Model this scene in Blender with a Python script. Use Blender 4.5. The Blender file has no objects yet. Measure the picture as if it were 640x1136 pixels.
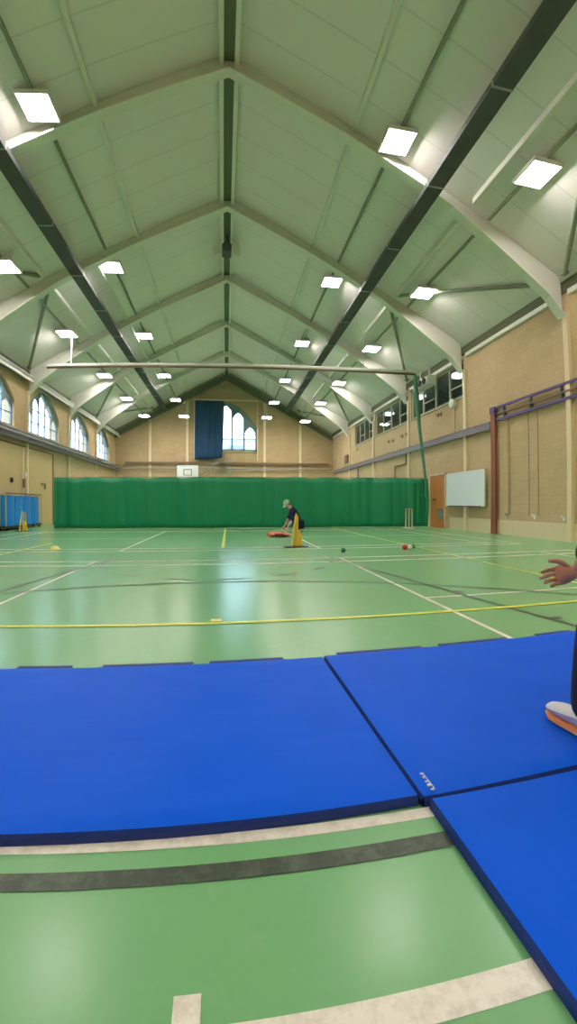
import bpy, bmesh, math, random
from mathutils import Vector, Matrix
random.seed(7)
col = bpy.context.scene.collection
XC = -0.12                      # centre line of the hall
WL, WR = -8.25, 8.07            # side walls
YE, YF = 30.6, -4.5             # end wall, wall behind the camera
RZ, SL = 10.95, 0.56            # ridge height, roof slope
def roof_z(x): return RZ - SL * abs(x - XC)

# ------------------------------------------------------------------ materials
def new_mat(name):
    m = bpy.data.materials.new(name); m.use_nodes = True
    nt = m.node_tree; b = nt.nodes['Principled BSDF']
    return m, nt, b
def nd(nt, t, **kw):
    n = nt.nodes.new(t)
    for k, v in kw.items():
        if k in n.inputs: n.inputs[k].default_value = v
        else: setattr(n, k, v)
    return n
def L(nt, a, b): nt.links.new(a, b)
def c4(c): return (c[0], c[1], c[2], 1)
def mix(nt, fac, a, b, blend='MIX'):
    n = nt.nodes.new('ShaderNodeMix'); n.data_type = 'RGBA'; n.blend_type = blend
    for s, v in ((n.inputs[0], fac), (n.inputs[6], a), (n.inputs[7], b)):
        if hasattr(v, 'links'): nt.links.new(v, s)
        elif isinstance(v, (int, float)): s.default_value = v
        else: s.default_value = c4(v)
    return n.outputs[2]
def ramp(nt, fac, stops):
    n = nt.nodes.new('ShaderNodeValToRGB'); nt.links.new(fac, n.inputs[0])
    el = n.color_ramp.elements
    while len(el) < len(stops): el.new(0.5)
    for e, (p, c) in zip(el, stops): e.position = p; e.color = c4(c) if not isinstance(c, (int, float)) else (c, c, c, 1)
    return n.outputs[0]
def noise(nt, vec, scale, detail=3, rough=.5):
    n = nd(nt, 'ShaderNodeTexNoise'); n.inputs['Scale'].default_value = scale
    n.inputs['Detail'].default_value = detail; n.inputs['Roughness'].default_value = rough
    nt.links.new(vec, n.inputs['Vector']); return n.outputs['Fac']
def geo(nt): return nt.nodes.new('ShaderNodeNewGeometry').outputs['Position']
def plain(name, c, rough=.6, metal=0, spec=.5, var=.06, scale=6, bump=0):
    m, nt, b = new_mat(name)
    p = nt.nodes.new('ShaderNodeTexCoord').outputs['Object']
    f = noise(nt, p, scale)
    lo = tuple(max(0, v * (1 - var)) for v in c); hi = tuple(min(1, v * (1 + var)) for v in c)
    L(nt, mix(nt, f, lo, hi), b.inputs['Base Color'])
    b.inputs['Roughness'].default_value = rough; b.inputs['Metallic'].default_value = metal
    b.inputs['Specular IOR Level'].default_value = spec
    if bump:
        bp = nt.nodes.new('ShaderNodeBump'); bp.inputs['Strength'].default_value = bump
        L(nt, noise(nt, p, scale * 3), bp.inputs['Height']); L(nt, bp.outputs[0], b.inputs['Normal'])
    return m
def brick(name, ax, c1, c2, mortar, bump=.3):
    m, nt, b = new_mat(name)
    p = geo(nt); s = nt.nodes.new('ShaderNodeSeparateXYZ'); L(nt, p, s.inputs[0])
    cb = nt.nodes.new('ShaderNodeCombineXYZ'); L(nt, s.outputs[ax], cb.inputs[0]); L(nt, s.outputs[2], cb.inputs[1])
    t = nt.nodes.new('ShaderNodeTexBrick'); L(nt, cb.outputs[0], t.inputs['Vector'])
    t.inputs['Color1'].default_value = c4(c1); t.inputs['Color2'].default_value = c4(c2); t.inputs['Mortar'].default_value = c4(mortar)
    t.inputs['Scale'].default_value = 1; t.inputs['Brick Width'].default_value = .45; t.inputs['Row Height'].default_value = .225
    t.inputs['Mortar Size'].default_value = .008
    f = noise(nt, p, .9, 4)
    cc = mix(nt, 1.0, t.outputs['Color'], ramp(nt, f, [(.3, .9), (.7, 1.0)]), 'MULTIPLY')
    f2 = noise(nt, p, 9, 2)
    cc = mix(nt, 1.0, cc, ramp(nt, f2, [(.3, .93), (.7, 1.0)]), 'MULTIPLY')
    L(nt, cc, b.inputs['Base Color']); b.inputs['Roughness'].default_value = .85
    b.inputs['Specular IOR Level'].default_value = .25
    return m
M = {}
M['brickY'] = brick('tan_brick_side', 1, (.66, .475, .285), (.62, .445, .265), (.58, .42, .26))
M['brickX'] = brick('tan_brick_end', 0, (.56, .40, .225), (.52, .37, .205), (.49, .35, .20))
M['brickpier'] = plain('pier_brick', (.52, .40, .22), .85)
M['panelwood'] = plain('tan_panel', (.62, .45, .22), .6, var=.08, scale=2)
M['skirting'] = plain('cream_painted_band', (.74, .60, .40), .6, var=.05)
M['steel_green'] = plain('pale_green_paint', (.78, .76, .70), .45, var=.05)
M['steel_web'] = plain('grey_green_paint', (.70, .68, .62), .5, var=.05)
M['col'] = plain('cream_column_paint', (.80, .65, .43), .5, var=.04)
M['dark'] = plain('dark_grey_metal', (.075, .085, .085), .75, var=.3, scale=3)
M['conduit'] = plain('olive_conduit', (.26, .29, .22), .5)
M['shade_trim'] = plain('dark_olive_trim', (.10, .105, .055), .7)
M['white'] = plain('white_paint', (.80, .80, .78), .4, var=.03)
M['board'] = plain('whiteboard_surface', (.80, .84, .90), .25, var=.02)
M['grey'] = plain('grey_metal', (.35, .36, .38), .4, metal=.3)
M['railgrey'] = plain('purple_grey_rail', (.24, .20, .24), .45)
M['ridgeslot'] = plain('olive_ridge_slot', (.17, .19, .13), .7)
M['brown_steel'] = plain('brown_steel', (.30, .085, .045), .45)
M['brownrail'] = plain('brown_rail', (.22, .12, .06), .5)
M['purple_steel'] = plain('purple_blue_steel', (.10, .06, .22), .4)
M['door'] = plain('orange_wood_door', (.62, .24, .07), .5, var=.12, scale=3)
M['black'] = plain('black_rubber', (.012, .012, .013), .6)
M['frame'] = plain('blue_grey_window_paint', (.22, .28, .32), .5)
M['gframe'] = plain('pale_window_mullion', (.45, .47, .40), .5)
M['stone'] = plain('pale_stone_surround', (.50, .46, .34), .8)
M['bluecloth'] = plain('navy_drape', (.003, .035, .11), .8, var=.25, scale=2)
M['bluestore'] = plain('bright_blue_vinyl', (.002, .26, .85), .45)
M['teal'] = plain('teal_green_netting', (.07, .24, .15), .8, var=.2, scale=12)
M['yellow'] = plain('yellow_plastic', (.85, .55, .05), .4)
M['paleyellow'] = plain('pale_yellow_plastic', (.88, .76, .25), .4)
M['wood'] = plain('pale_wood', (.62, .50, .33), .5)
M['red'] = plain('red_plastic', (.65, .07, .05), .4)
M['orange'] = plain('orange_plastic', (.90, .30, .18), .4)
M['darkred'] = plain('dark_red', (.18, .02, .02), .5)
M['ballgreen'] = plain('green_leather', (.01, .12, .05), .5)
M['ballred'] = plain('red_leather', (.60, .04, .03), .4)
M['skin'] = plain('skin', (.72, .36, .26), .5, spec=.3, var=.08, scale=20)
M['hair'] = plain('brown_hair', (.05, .03, .02), .6)
M['navy'] = plain('navy_fabric', (.008, .012, .05), .85, var=.25, scale=15)
M['darkgreen'] = plain('dark_green_fabric', (.015, .05, .025), .85, var=.2, scale=15)
M['shoewhite'] = plain('white_shoe', (.78, .76, .80), .5)
M['sole'] = plain('orange_sole', (.90, .36, .16), .5)
M['eye'] = plain('eye_dark', (.02, .015, .012), .2)
M['lips'] = plain('lips', (.42, .15, .12), .5)
M['capmat'] = plain('pale_green_cap', (.45, .62, .45), .8)
M['sleeve'] = plain('pale_grey_sleeve', (.45, .50, .58), .8)
M['bld'] = plain('pale_blue_grey_cladding', (.42, .50, .58), .7)
M['bldwin'] = plain('far_window_glass', (.16, .20, .25), .2)
M['gallery'] = plain('gallery_dark_paint', (.30, .36, .34), .7)
M['ground'] = plain('outside_tarmac', (.15, .15, .15), .9)
M['net'] = plain('green_cord', (.02, .20, .12), .8)

# ceiling boards
def ceiling_mat():
    m, nt, b = new_mat('sage_green_roof_boards')
    p = geo(nt); s = nt.nodes.new('ShaderNodeSeparateXYZ'); L(nt, p, s.inputs[0])
    a = nd(nt, 'ShaderNodeMath', operation='DIVIDE'); a.inputs[1].default_value = .9; L(nt, s.outputs[1], a.inputs[0])
    fr = nd(nt, 'ShaderNodeMath', operation='FRACT'); L(nt, a.outputs[0], fr.inputs[0])
    f = noise(nt, p, .5, 3)
    base = mix(nt, f, (.82, .77, .76), (.86, .81, .80))
    seam = ramp(nt, fr.outputs[0], [(0, .86), (.03, .86), (.045, 1), (1, 1)])
    cc = mix(nt, 1.0, base, seam, 'MULTIPLY')
    L(nt, cc, b.inputs['Base Color']); b.inputs['Roughness'].default_value = .7
    b.inputs['Specular IOR Level'].default_value = .3
    return m
M['ceiling'] = ceiling_mat()
def floor_mat():
    m, nt, b = new_mat('green_sports_floor')
    p = geo(nt)
    f = noise(nt, p, .8, 4)
    base = mix(nt, f, (.185, .45, .205), (.195, .47, .215))
    sc = noise(nt, p, 11, 6, .75); big = noise(nt, p, 2.2, 3)
    msk = nd(nt, 'ShaderNodeMath', operation='MULTIPLY')
    L(nt, ramp(nt, sc, [(.52, 0.), (.80, 1.)]), msk.inputs[0]); L(nt, ramp(nt, big, [(.40, 0.), (.8, .6)]), msk.inputs[1])
    cc = mix(nt, msk.outputs[0], base, (.42, .52, .36))
    L(nt, cc, b.inputs['Base Color'])
    b.inputs['Roughness'].default_value = .25
    b.inputs['Specular IOR Level'].default_value = .6
    bp = nt.nodes.new('ShaderNodeBump'); bp.inputs['Strength'].default_value = .05; bp.inputs['Distance'].default_value = .01
    L(nt, noise(nt, p, 1.6, 2), bp.inputs['Height']); L(nt, bp.outputs[0], b.inputs['Normal'])
    return m
M['floor'] = floor_mat()
def line_mat(name, c, d, thr=(.45, .62)):
    m, nt, b = new_mat(name)
    p = geo(nt)
    f = noise(nt, p, 16, 6, .75)
    L(nt, mix(nt, ramp(nt, f, [(thr[0], 0.), (thr[1], 1.)]), c, d), b.inputs['Base Color'])
    b.inputs['Roughness'].default_value = .4
    return m
M['lwhite'] = line_mat('white_court_paint', (.88, .84, .76), (.72, .66, .58))
M['lblack'] = line_mat('black_court_paint', (.045, .062, .045), (.085, .115, .08))
M['lyellow'] = line_mat('yellow_court_paint', (.80, .88, .10), (.70, .78, .12))
def mat_vinyl():
    m, nt, b = new_mat('blue_mat_vinyl')
    p = geo(nt)
    f = noise(nt, p, 1.2, 3)
    L(nt, mix(nt, f, (.0, .10, .80), (.0, .12, .88)), b.inputs['Base Color'])
    b.inputs['Roughness'].default_value = .5; b.inputs['Specular IOR Level'].default_value = .12
    mp = nt.nodes.new('ShaderNodeMapping'); mp.inputs['Scale'].default_value = (1.2, 5.5, 1); L(nt, p, mp.inputs[0])
    bp = nt.nodes.new('ShaderNodeBump'); bp.inputs['Strength'].default_value = .35; bp.inputs['Distance'].default_value = .012
    L(nt, noise(nt, mp.outputs[0], 1.6, 3, .5), bp.inputs['Height']); L(nt, bp.outputs[0], b.inputs['Normal'])
    return m
M['mat'] = mat_vinyl()
M['matedge'] = plain('navy_mat_side', (.004, .028, .24), .6)
M['curtain'] = plain('green_vinyl_curtain', (.002, .25, .11), .42, var=.12, scale=1.5)
def emis(name, c, s):
    m, nt, b = new_mat(name); nt.nodes.remove(b)
    e = nd(nt, 'ShaderNodeEmission'); e.inputs[0].default_value = c4(c); e.inputs[1].default_value = s
    L(nt, e.outputs[0], nt.nodes['Material Output'].inputs[0]); return m
M['lamp'] = emis('lamp_diffuser_lit', (1.0, .93, .86), 70)
M['gallerylamp'] = emis('gallery_lamp_lit', (1.0, .95, .9), 7)
def glass_mat(name, refl, tint):
    m, nt, b = new_mat(name); nt.nodes.remove(b)
    t = nt.nodes.new('ShaderNodeBsdfTransparent'); t.inputs[0].default_value = c4(tint)
    g = nt.nodes.new('ShaderNodeBsdfGlossy'); g.inputs['Roughness'].default_value = .02
    f = nt.nodes.new('ShaderNodeFresnel')
    gb = nt.nodes.new('ShaderNodeNewGeometry'); mr = nt.nodes.new('ShaderNodeMapRange')   # same reflectance from either side of the pane
    mr.inputs['To Min'].default_value = 1.5; mr.inputs['To Max'].default_value = 1/1.5
    L(nt, gb.outputs['Backfacing'], mr.inputs['Value']); L(nt, mr.outputs[0], f.inputs[0])
    x = nt.nodes.new('ShaderNodeMixShader'); L(nt, f.outputs[0], x.inputs[0])
    L(nt, t.outputs[0], x.inputs[1]); L(nt, g.outputs[0], x.inputs[2])
    L(nt, x.outputs[0], nt.nodes['Material Output'].inputs[0]); return m
M['glass'] = glass_mat('window_glass', .08, (.93, .98, 1.0))
M['glassdark'] = glass_mat('gallery_glass', .1, (.8, .85, .85))

# ------------------------------------------------------------------ mesh building
class MB:
    def __init__(s): s.v = []; s.f = []; s.m = []; s.cur = 0
    def add(s, vs, fs):
        o = len(s.v); s.v += [tuple(v) for v in vs]
        for f in fs: s.f.append([o + i for i in f]); s.m.append(s.cur)
        return s
    def box(s, x0, x1, y0, y1, z0, z1):
        vs = [(x, y, z) for x in (x0, x1) for y in (y0, y1) for z in (z0, z1)]
        return s.add(vs, [(0,1,3,2),(4,6,7,5),(0,4,5,1),(2,3,7,6),(0,2,6,4),(1,5,7,3)])
    def bar(s, a, b, w, h=None, up=(0,0,1)):
        a = Vector(a); b = Vector(b); h = h or w
        d = (b - a).normalized(); u = Vector(up)
        if abs(d.dot(u)) > .98: u = Vector((1,0,0))
        r = d.cross(u).normalized() * w/2; t = r.normalized().cross(d) * h/2
        vs = [p + i*r + j*t for p in (a, b) for i, j in ((-1,-1),(1,-1),(1,1),(-1,1))]
        return s.add(vs, [(3,2,1,0),(4,5,6,7),(0,1,5,4),(1,2,6,5),(2,3,7,6),(3,0,4,7)])
    def tube(s, pts, r, n=10, cap=True):
        pts = [Vector(p) for p in pts]; k = len(pts)
        rr = r if isinstance(r, (list, tuple)) else [r]*k
        base = len(s.v); prev = None
        for i, p in enumerate(pts):
            d = (pts[min(i+1,k-1)] - pts[max(i-1,0)]).normalized()
            if prev is None:
                u = Vector((0,0,1)) if abs(d.z) < .9 else Vector((1,0,0)); a = d.cross(u).normalized()
            else: a = (prev - d*prev.dot(d)).normalized()
            prev = a; b = d.cross(a)
            for j in range(n):
                t = 2*math.pi*j/n; s.v.append(tuple(p + (a*math.cos(t) + b*math.sin(t))*rr[i]))
        for i in range(k-1):
            for j in range(n):
                q = base + i*n; s.f.append([q+j, q+(j+1)%n, q+n+(j+1)%n, q+n+j]); s.m.append(s.cur)
        if cap:
            s.f.append([base+j for j in range(n)][::-1]); s.m.append(s.cur)
            s.f.append([base+(k-1)*n+j for j in range(n)]); s.m.append(s.cur)
        return s
    def lathe(s, c, prof, n=20, ax='Z'):
        c = Vector(c); base = len(s.v)
        for r, h in prof:
            for j in range(n):
                t = 2*math.pi*j/n; x, y = r*math.cos(t), r*math.sin(t)
                s.v.append(tuple(c + (Vector((x,y,h)) if ax == 'Z' else Vector((h,x,y)) if ax == 'X' else Vector((x,h,y)))))
        for i in range(len(prof)-1):
            for j in range(n):
                q = base+i*n; s.f.append([q+j, q+(j+1)%n, q+n+(j+1)%n, q+n+j]); s.m.append(s.cur)
        s.f.append([base+j for j in range(n)][::-1]); s.m.append(s.cur)
        s.f.append([base+(len(prof)-1)*n+j for j in range(n)]); s.m.append(s.cur)
        return s
    def prism(s, poly, a, b, ax):
        """poly: list of 2D points; extruded along axis ax from a to b. 2D axes are the remaining two in order."""
        def P(p, t):
            return {'X': (t, p[0], p[1]), 'Y': (p[0], t, p[1]), 'Z': (p[0], p[1], t)}[ax]
        n = len(poly)
        return s.add([P(p, a) for p in poly] + [P(p, b) for p in poly],
                     [list(range(n))[::-1], list(range(n, 2*n))] + [[i, (i+1)%n, n+(i+1)%n, n+i] for i in range(n)])
    def build(s, name, mat, parent=None, smooth=False, bevel=0, origin=None):
        me = bpy.data.meshes.new(name)
        o0 = Vector(origin) if origin else Vector((0,0,0))
        me.from_pydata([tuple(Vector(v)-o0) for v in s.v], [], s.f)
        mats = mat if isinstance(mat, list) else [mat]
        for m in mats: me.materials.append(M[m] if isinstance(m, str) else m)
        for p, i in zip(me.polygons, s.m): p.material_index = i
        bm = bmesh.new(); bm.from_mesh(me)
        bmesh.ops.recalc_face_normals(bm, faces=bm.faces)
        if bevel: bmesh.ops.bevel(bm, geom=list(bm.edges), offset=bevel, segments=2, affect='EDGES', profile=.6)
        if smooth:
            for f in bm.faces: f.smooth = True
            for e in bm.edges:
                if len(e.link_faces) == 2 and e.calc_face_angle(0) > .7: e.smooth = False
        bm.to_mesh(me); bm.free()
        o = bpy.data.objects.new(name, me); col.objects.link(o); o.location = o0
        if parent:
            o.parent = parent; o.location = o0 - Vector(parent_loc(parent))
        return o
def parent_loc(p):
    v = Vector((0,0,0))
    while p: v += p.location; p = p.parent
    return v
def tag(o, label, cat, group=None, kind=None):
    if label: o['label'] = label
    if cat: o['category'] = cat
    if group: o['group'] = group
    if kind: o['kind'] = kind
    return o
def empty(name, loc, label, cat, group=None, kind=None):
    o = bpy.data.objects.new(name, None); col.objects.link(o); o.location = loc; o.empty_display_size = .1
    return tag(o, label, cat, group, kind)
def struct(o, label=None, cat=None):
    o['kind'] = 'structure'
    if label: o['label'] = label
    if cat: o['category'] = cat
    return o
def copy_tree(o, parent=None):
    c = o.copy(); col.objects.link(c)
    if parent: c.parent = parent
    for ch in list(o.children): copy_tree(ch, c)
    return c

# ------------------------------------------------------------------ floor and court markings
fl = MB().box(WL-.4, WR+.4, YF-.4, YE+.4, -.2, 0).build('floor', 'floor')
struct(fl, 'green sports hall floor with painted court lines', 'floor')
Z1 = .0012
def strips():
    return MB()
def rect(mb, x0, x1, y0, y1, z=Z1): mb.add([(x0,y0,z),(x1,y0,z),(x1,y1,z),(x0,y1,z)], [(0,1,2,3)])
def seg(mb, a, b, w, z=Z1):
    a = Vector((a[0],a[1],z)); b = Vector((b[0],b[1],z)); d = (b-a).normalized(); n = Vector((-d.y,d.x,0))*w/2
    mb.add([a-n, b-n, b+n, a+n], [(0,1,2,3)])
def arc(mb, c, r, a0, a1, w, n=60, z=Z1, dash=None):
    for i in range(n):
        if dash and (i % dash[0]) >= dash[1]: continue
        t0 = math.radians(a0+(a1-a0)*i/n); t1 = math.radians(a0+(a1-a0)*(i+1)/n)
        P = [(c[0]+q*math.cos(t), c[1]+q*math.sin(t), z) for q, t in ((r-w/2,t0),(r+w/2,t0),(r+w/2,t1),(r-w/2,t1))]
        mb.add(P, [(0,1,2,3)])
w = strips()
for y0 in (.54, 8.02):                                   # two badminton courts lying across the hall
    y1 = y0 + 6.07
    for yy in (y0, y0+.46, y1-.46, y1):
        if abs(yy-.54) < .01: continue
        hw = .02 if yy < 2 else .032
        rect(w, XC-6.72, XC+6.72, yy-hw, yy+hw)
    for s in (-1, 1):
        for xx in (1.98, 5.94, 6.7): rect(w, XC+s*xx-.02, XC+s*xx+.02, y0, y1, Z1+.0002)
        rect(w, XC+s*1.98 if s > 0 else XC-6.7, XC+6.7 if s > 0 else XC-1.98, (y0+y1)/2-.02, (y0+y1)/2+.02, Z1+.0004)
rect(w, XC-6.72, XC+6.72, .51, .57)
rect(w, -.120, -.070, .3, .625, Z1+.0006)                           # short centre mark
w.build('white_line_marking', 'lwhite', fl)
k = strips()
rect(k, WL+.8, WR-.8, .868, .920, Z1*2)
for s in (-1, 1): seg(k, (XC+s*1.83, 6.7), (XC+s*2.92, .89), .045, Z1*2+.0002)
rect(k, XC-1.83, XC+1.83, 6.66, 6.7, Z1*2+.0004)
arc(k, (XC, 6.68), 1.8, 0, 180, .04, z=Z1*2+.0006)
arc(k, (XC, 6.68), 1.8, 180, 360, .045, n=48, z=Z1*2+.0006, dash=(6, 3))
arc(k, (XC-.02, -.33), 5.05, 38, 142, .035, n=80, z=Z1*3)
for s in (-1, 1):
    for yy in (2.65, 3.75, 4.75, 5.75):
        x = XC+s*(1.83+(6.7-yy)*.188); rect(k, min(x, x+s*.13), max(x, x+s*.13), yy-.03, yy+.03, Z1*2+.0008)
k.build('black_line_marking', 'lblack', fl)
y = strips()
rect(y, XC-7.2, XC+7.2, 3.03, 3.08, Z1*4)
rect(y, XC+4.03-.022, XC+4.03+.022, 3.05, 15.0, Z1*4+.0002); rect(y, XC-4.03-.022, XC-4.03+.022, 3.05, 9.8, Z1*4+.0002)
rect(y, XC-.02, XC+.045, 8.5, 14.9, Z1*4)
y.build('yellow_line_marking', 'lyellow', fl)

# ------------------------------------------------------------------ walls
TH = .42
def arch_side(mb, y0, y1, sill, top, head, x0, x1, n=28):
    """solid wall between y0 and y1 (full height to top) with an arched opening; head(y) gives the arch height"""
    ys = [y0+(y1-y0)*i/n for i in range(n+1)]
    for a, b in zip(ys, ys[1:]):
        za, zb = head(a), head(b)
        mb.prism([(a, za), (b, zb), (b, top), (a, top)], x0, x1, 'X')
    mb.box(x0, x1, y0, y1, 0, sill)
WIN_SILL = 3.92
def arch_head(c, half, spring, rise):
    def f(v):
        u = min(1, abs(v-c)/half)
        return spring + rise*(1-u**1.75)
    return f
wins = [(14.30, 1.72), (18.72, 1.62), (23.2, 1.62), (27.55, 1.50)]
wl = MB(); x0, x1 = WL-TH, WL
WT = roof_z(WL) + .25
yprev = YF-.3
for c, h in wins:
    wl.box(x0, x1, yprev, c-h, 0, WT)
    arch_side(wl, c-h, c+h, WIN_SILL, WT, arch_head(c, h, 4.95, 1.0), x0, x1)
    yprev = c+h
wl.box(x0, x1, yprev, YE+.3, 0, WT)
o = wl.build('wall_left', 'brickY'); struct(o, 'left brick wall of the hall with four arched windows', 'wall')

wr = MB(); x0, x1 = WR, WR+TH
cl_bays = [(12.62, 16.85), (17.15, 21.35), (21.65, 25.0)]
CS, CT = 4.68, 5.95
yprev = YF-.3
WT2 = roof_z(WR) + .25
for a, b in cl_bays:
    wr.box(x0, x1, yprev, a, 0, WT2); wr.box(x0, x1, a, b, 0, CS); wr.box(x0, x1, a, b, CT, WT2); yprev = b
wr.box(x0, x1, yprev, YE+.3, 0, WT2)
o = wr.build('wall_right', 'brickY'); struct(o, 'right tan brick wall with high gallery windows', 'wall')

we = MB()
EX0, EX1, ES = XC-2.36, XC+2.3, 4.95
def end_head(x):
    u = min(1, abs(x-XC)/2.33); return 6.6 + 1.95*(1-u**1.9)
def rz2(x): return roof_z(x)+.25
for a, b in ((WL-.3, EX0), (EX1, WR+.3)):
    if a < XC < b: continue
    we.prism([(a, 0), (b, 0), (b, rz2(b)), (a, rz2(a))], YE, YE+TH, 'Y')
n = 40
for i in range(n):
    a = EX0+(EX1-EX0)*i/n; b = EX0+(EX1-EX0)*(i+1)/n
    we.prism([(a, end_head(a)), (b, end_head(b)), (b, rz2(b)), (a, rz2(a))], YE, YE+TH, 'Y')
we.box(EX0, EX1, YE, YE+TH, 0, ES)
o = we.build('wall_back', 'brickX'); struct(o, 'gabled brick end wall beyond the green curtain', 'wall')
wf = MB()
for a, b in ((WL-.3, XC), (XC, WR+.3)):
    wf.prism([(a, 0), (b, 0), (b, rz2(b)), (a, rz2(a))], YF-.3, YF, 'Y')
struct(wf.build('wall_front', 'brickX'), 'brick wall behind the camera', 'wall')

# roof deck
ce = MB()
for s in (-1, 1):
    xe = XC + s*8.75
    ce.prism([(XC, RZ), (xe, roof_z(xe)), (xe, roof_z(xe)+.25), (XC, RZ+.25)] , YF-.3, YE+.45, 'Y')
struct(ce.build('ceiling', 'ceiling'), 'sage green boarded pitched ceiling', 'ceiling')

# skirting bands
struct(MB().box(WR-.02, WR, YF, 13.6, 0, .44).box(WR-.02, WR, 15.2, YE, 0, .44).build('baseboard_right', 'skirting'), 'cream painted band along foot of right wall', 'baseboard')
struct(MB().box(WL, WL+.02, YF, YE, 0, .30).build('baseboard_left', 'skirting'), 'cream painted band along foot of left wall', 'baseboard')

# piers on the end wall
pm = MB()
for x in (-5.72, -3.0, 2.76, 5.5):
    pm.box(x-.09, x+.09, YE-.05, YE, 0, roof_z(x)-.25)
struct(pm.build('trim_1', 'col'), 'pale vertical strips on end wall', 'trim')
# eaves beams along both walls
for i, (s, xw) in enumerate(((1, WR), (-1, WL))):
    e = MB()
    for a, b in ((YF, 7.86), (8.14, 12.36), (12.64, 16.86), (17.14, 21.36), (21.64, 25.86), (26.14, YE)):
        e.box(min(xw, xw-s*.09), max(xw, xw-s*.09), a, b, 5.98, 6.10)
        if s < 0: e.box(xw, xw+.34, a, b, 5.98, 6.04); e.box(xw+.28, xw+.34, a, b, 5.86, 6.1)
    struct(e.build('trim_%d' % (2+i), 'steel_green'), ('right' if s > 0 else 'left') + ' eaves beam at the top of the wall', 'trim')
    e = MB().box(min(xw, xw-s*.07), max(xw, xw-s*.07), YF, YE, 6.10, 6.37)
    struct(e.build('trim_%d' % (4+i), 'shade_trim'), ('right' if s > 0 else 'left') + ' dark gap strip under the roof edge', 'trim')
# gable trim under the roof at the end wall
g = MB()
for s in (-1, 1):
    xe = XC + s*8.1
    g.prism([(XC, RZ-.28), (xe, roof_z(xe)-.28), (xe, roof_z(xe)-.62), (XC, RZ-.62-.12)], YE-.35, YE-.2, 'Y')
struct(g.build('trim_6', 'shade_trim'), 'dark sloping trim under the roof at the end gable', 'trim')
g = MB()
pts = [(-6.0, 6.85), (-1.0, 9.65), (.75, 9.65), (5.8, 6.85)]
for a, b in zip(pts, pts[1:]): g.bar((a[0], YE-.12, a[1]), (b[0], YE-.12, b[1]), .07, .07)
struct(g.build('trim_7', 'brickpier'), 'thin pale rail following the gable on the end wall', 'trim')

# ridge
r = MB()
for s in (-1, 1): r.box(XC+s*.17-.05, XC+s*.17+.05, YF, YE, RZ-.34, RZ-.02)
struct(r.build('trim_8', 'steel_green'), 'pair of pale green ridge strips', 'trim')
struct(MB().box(XC-.12, XC+.12, YF, YE, RZ-.2, RZ-.02).build('trim_9', 'ridgeslot'), 'dark slot between the ridge strips', 'trim')

# ------------------------------------------------------------------ arched windows of the left wall
def side_window(idx, c, h, label):
    root = empty('window_%d' % idx, (WL-.2, c, WIN_SILL), label, 'window', kind='structure')
    big = arch_head(c, h, 4.95, 1.0)
    fr = MB(); xa, xb = WL-.17, WL-.12
    nl = 5; mw = .055; W = 2*h; lw = (W-(nl+1)*mw)/nl
    for i in range(nl+1):
        a = c-h+i*(lw+mw); zt = max(big(a), big(a+mw)); zt = min(big(a+mw/2)+.02, zt+.02)
        fr.box(xa-.01, xb+.015, a, a+mw, WIN_SILL, zt)
    for i in range(nl):
        a = c-h+mw+i*(lw+mw); b = a+lw; m = (a+b)/2
        top = min(big(a), big(b))-.03
        n = 10
        def hd(v): 
            u = abs(v-m)/(lw/2); return top - .02 - .30*u**1.6
        for j in range(n):
            p, q = a+lw*j/n, a+lw*(j+1)/n
            fr.prism([(p, hd(p)), (q, hd(q)), (q, big(q)), (p, big(p))], xa, xb, 'X')
        for zz in (4.45, 5.0): 
            if zz < top-.15: fr.box(xa, xb, a, b, zz-.018, zz+.018)
    fr.box(xa-.02, xb+.03, c-h, c+h, WIN_SILL, WIN_SILL+.07)
    fr.build('window_frame', 'frame', root)
    n = 24; gl = MB()
    for j in range(n):
        p, q = c-h+2*h*j/n, c-h+2*h*(j+1)/n
        gl.add([(WL-.145, p, WIN_SILL), (WL-.145, q, WIN_SILL), (WL-.145, q, big(q)), (WL-.145, p, big(p))], [(0,1,2,3)])
    gl.build('pane', 'glass', root)
    MB().box(WL-.13, WL+.07, c-h-.05, c+h+.05, WIN_SILL-.07, WIN_SILL-.005).build('window_sill', 'stone', root)
for i, (c, h) in enumerate(wins):
    side_window(i+1, c, h, ['arched window cut off by the left picture edge', 'large arched five-light window, second along left wall',
                            'third arched window along the left wall', 'farthest arched window of the left wall'][i])
# end window
root = empty('window_5', (XC, YE+.2, ES), 'tall pointed window in the end wall, half covered by a navy drape', 'window', kind='structure')
fr = MB(); ya, yb = YE+.12, YE+.26
mw = .13; nl = 5; W = EX1-EX0; lw = (W-(nl+1)*mw)/nl
for i in range(nl+1):
    a = EX0+i*(lw+mw); fr.box(a, a+mw, ya-.03, yb, ES, end_head(a+mw/2)+.03)
for i in range(nl):
    a = EX0+mw+i*(lw+mw); b = a+lw; m = (a+b)/2; top = min(end_head(a), end_head(b)) - .12; n = 12
    def hd(v):
        u = abs(v-m)/(lw/2); return top - .42*u**1.7
    for j in range(n):
        p, q = a+lw*j/n, a+lw*(j+1)/n
        fr.prism([(p, hd(p)), (q, hd(q)), (q, end_head(q)), (p, end_head(p))], ya, yb, 'Y')
    fr.box(a, b, ya, yb, 6.15, 6.21)
fr.box(EX0, EX1, ya-.03, yb, ES, ES+.12)
fr.build('window_frame', 'frame', root)
gl = MB(); n = 24
for j in range(n):
    p, q = EX0+W*j/n, EX0+W*(j+1)/n
    gl.add([(p, YE+.2, ES), (q, YE+.2, ES), (q, YE+.2, end_head(q)), (p, YE+.2, end_head(p))], [(0,1,2,3)])
gl.build('pane', 'glass', root)
MB().box(EX0-.08, EX1+.08, YE-.1, YE+.13, ES-.1, ES-.005).build('window_sill', 'stone', root)

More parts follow.
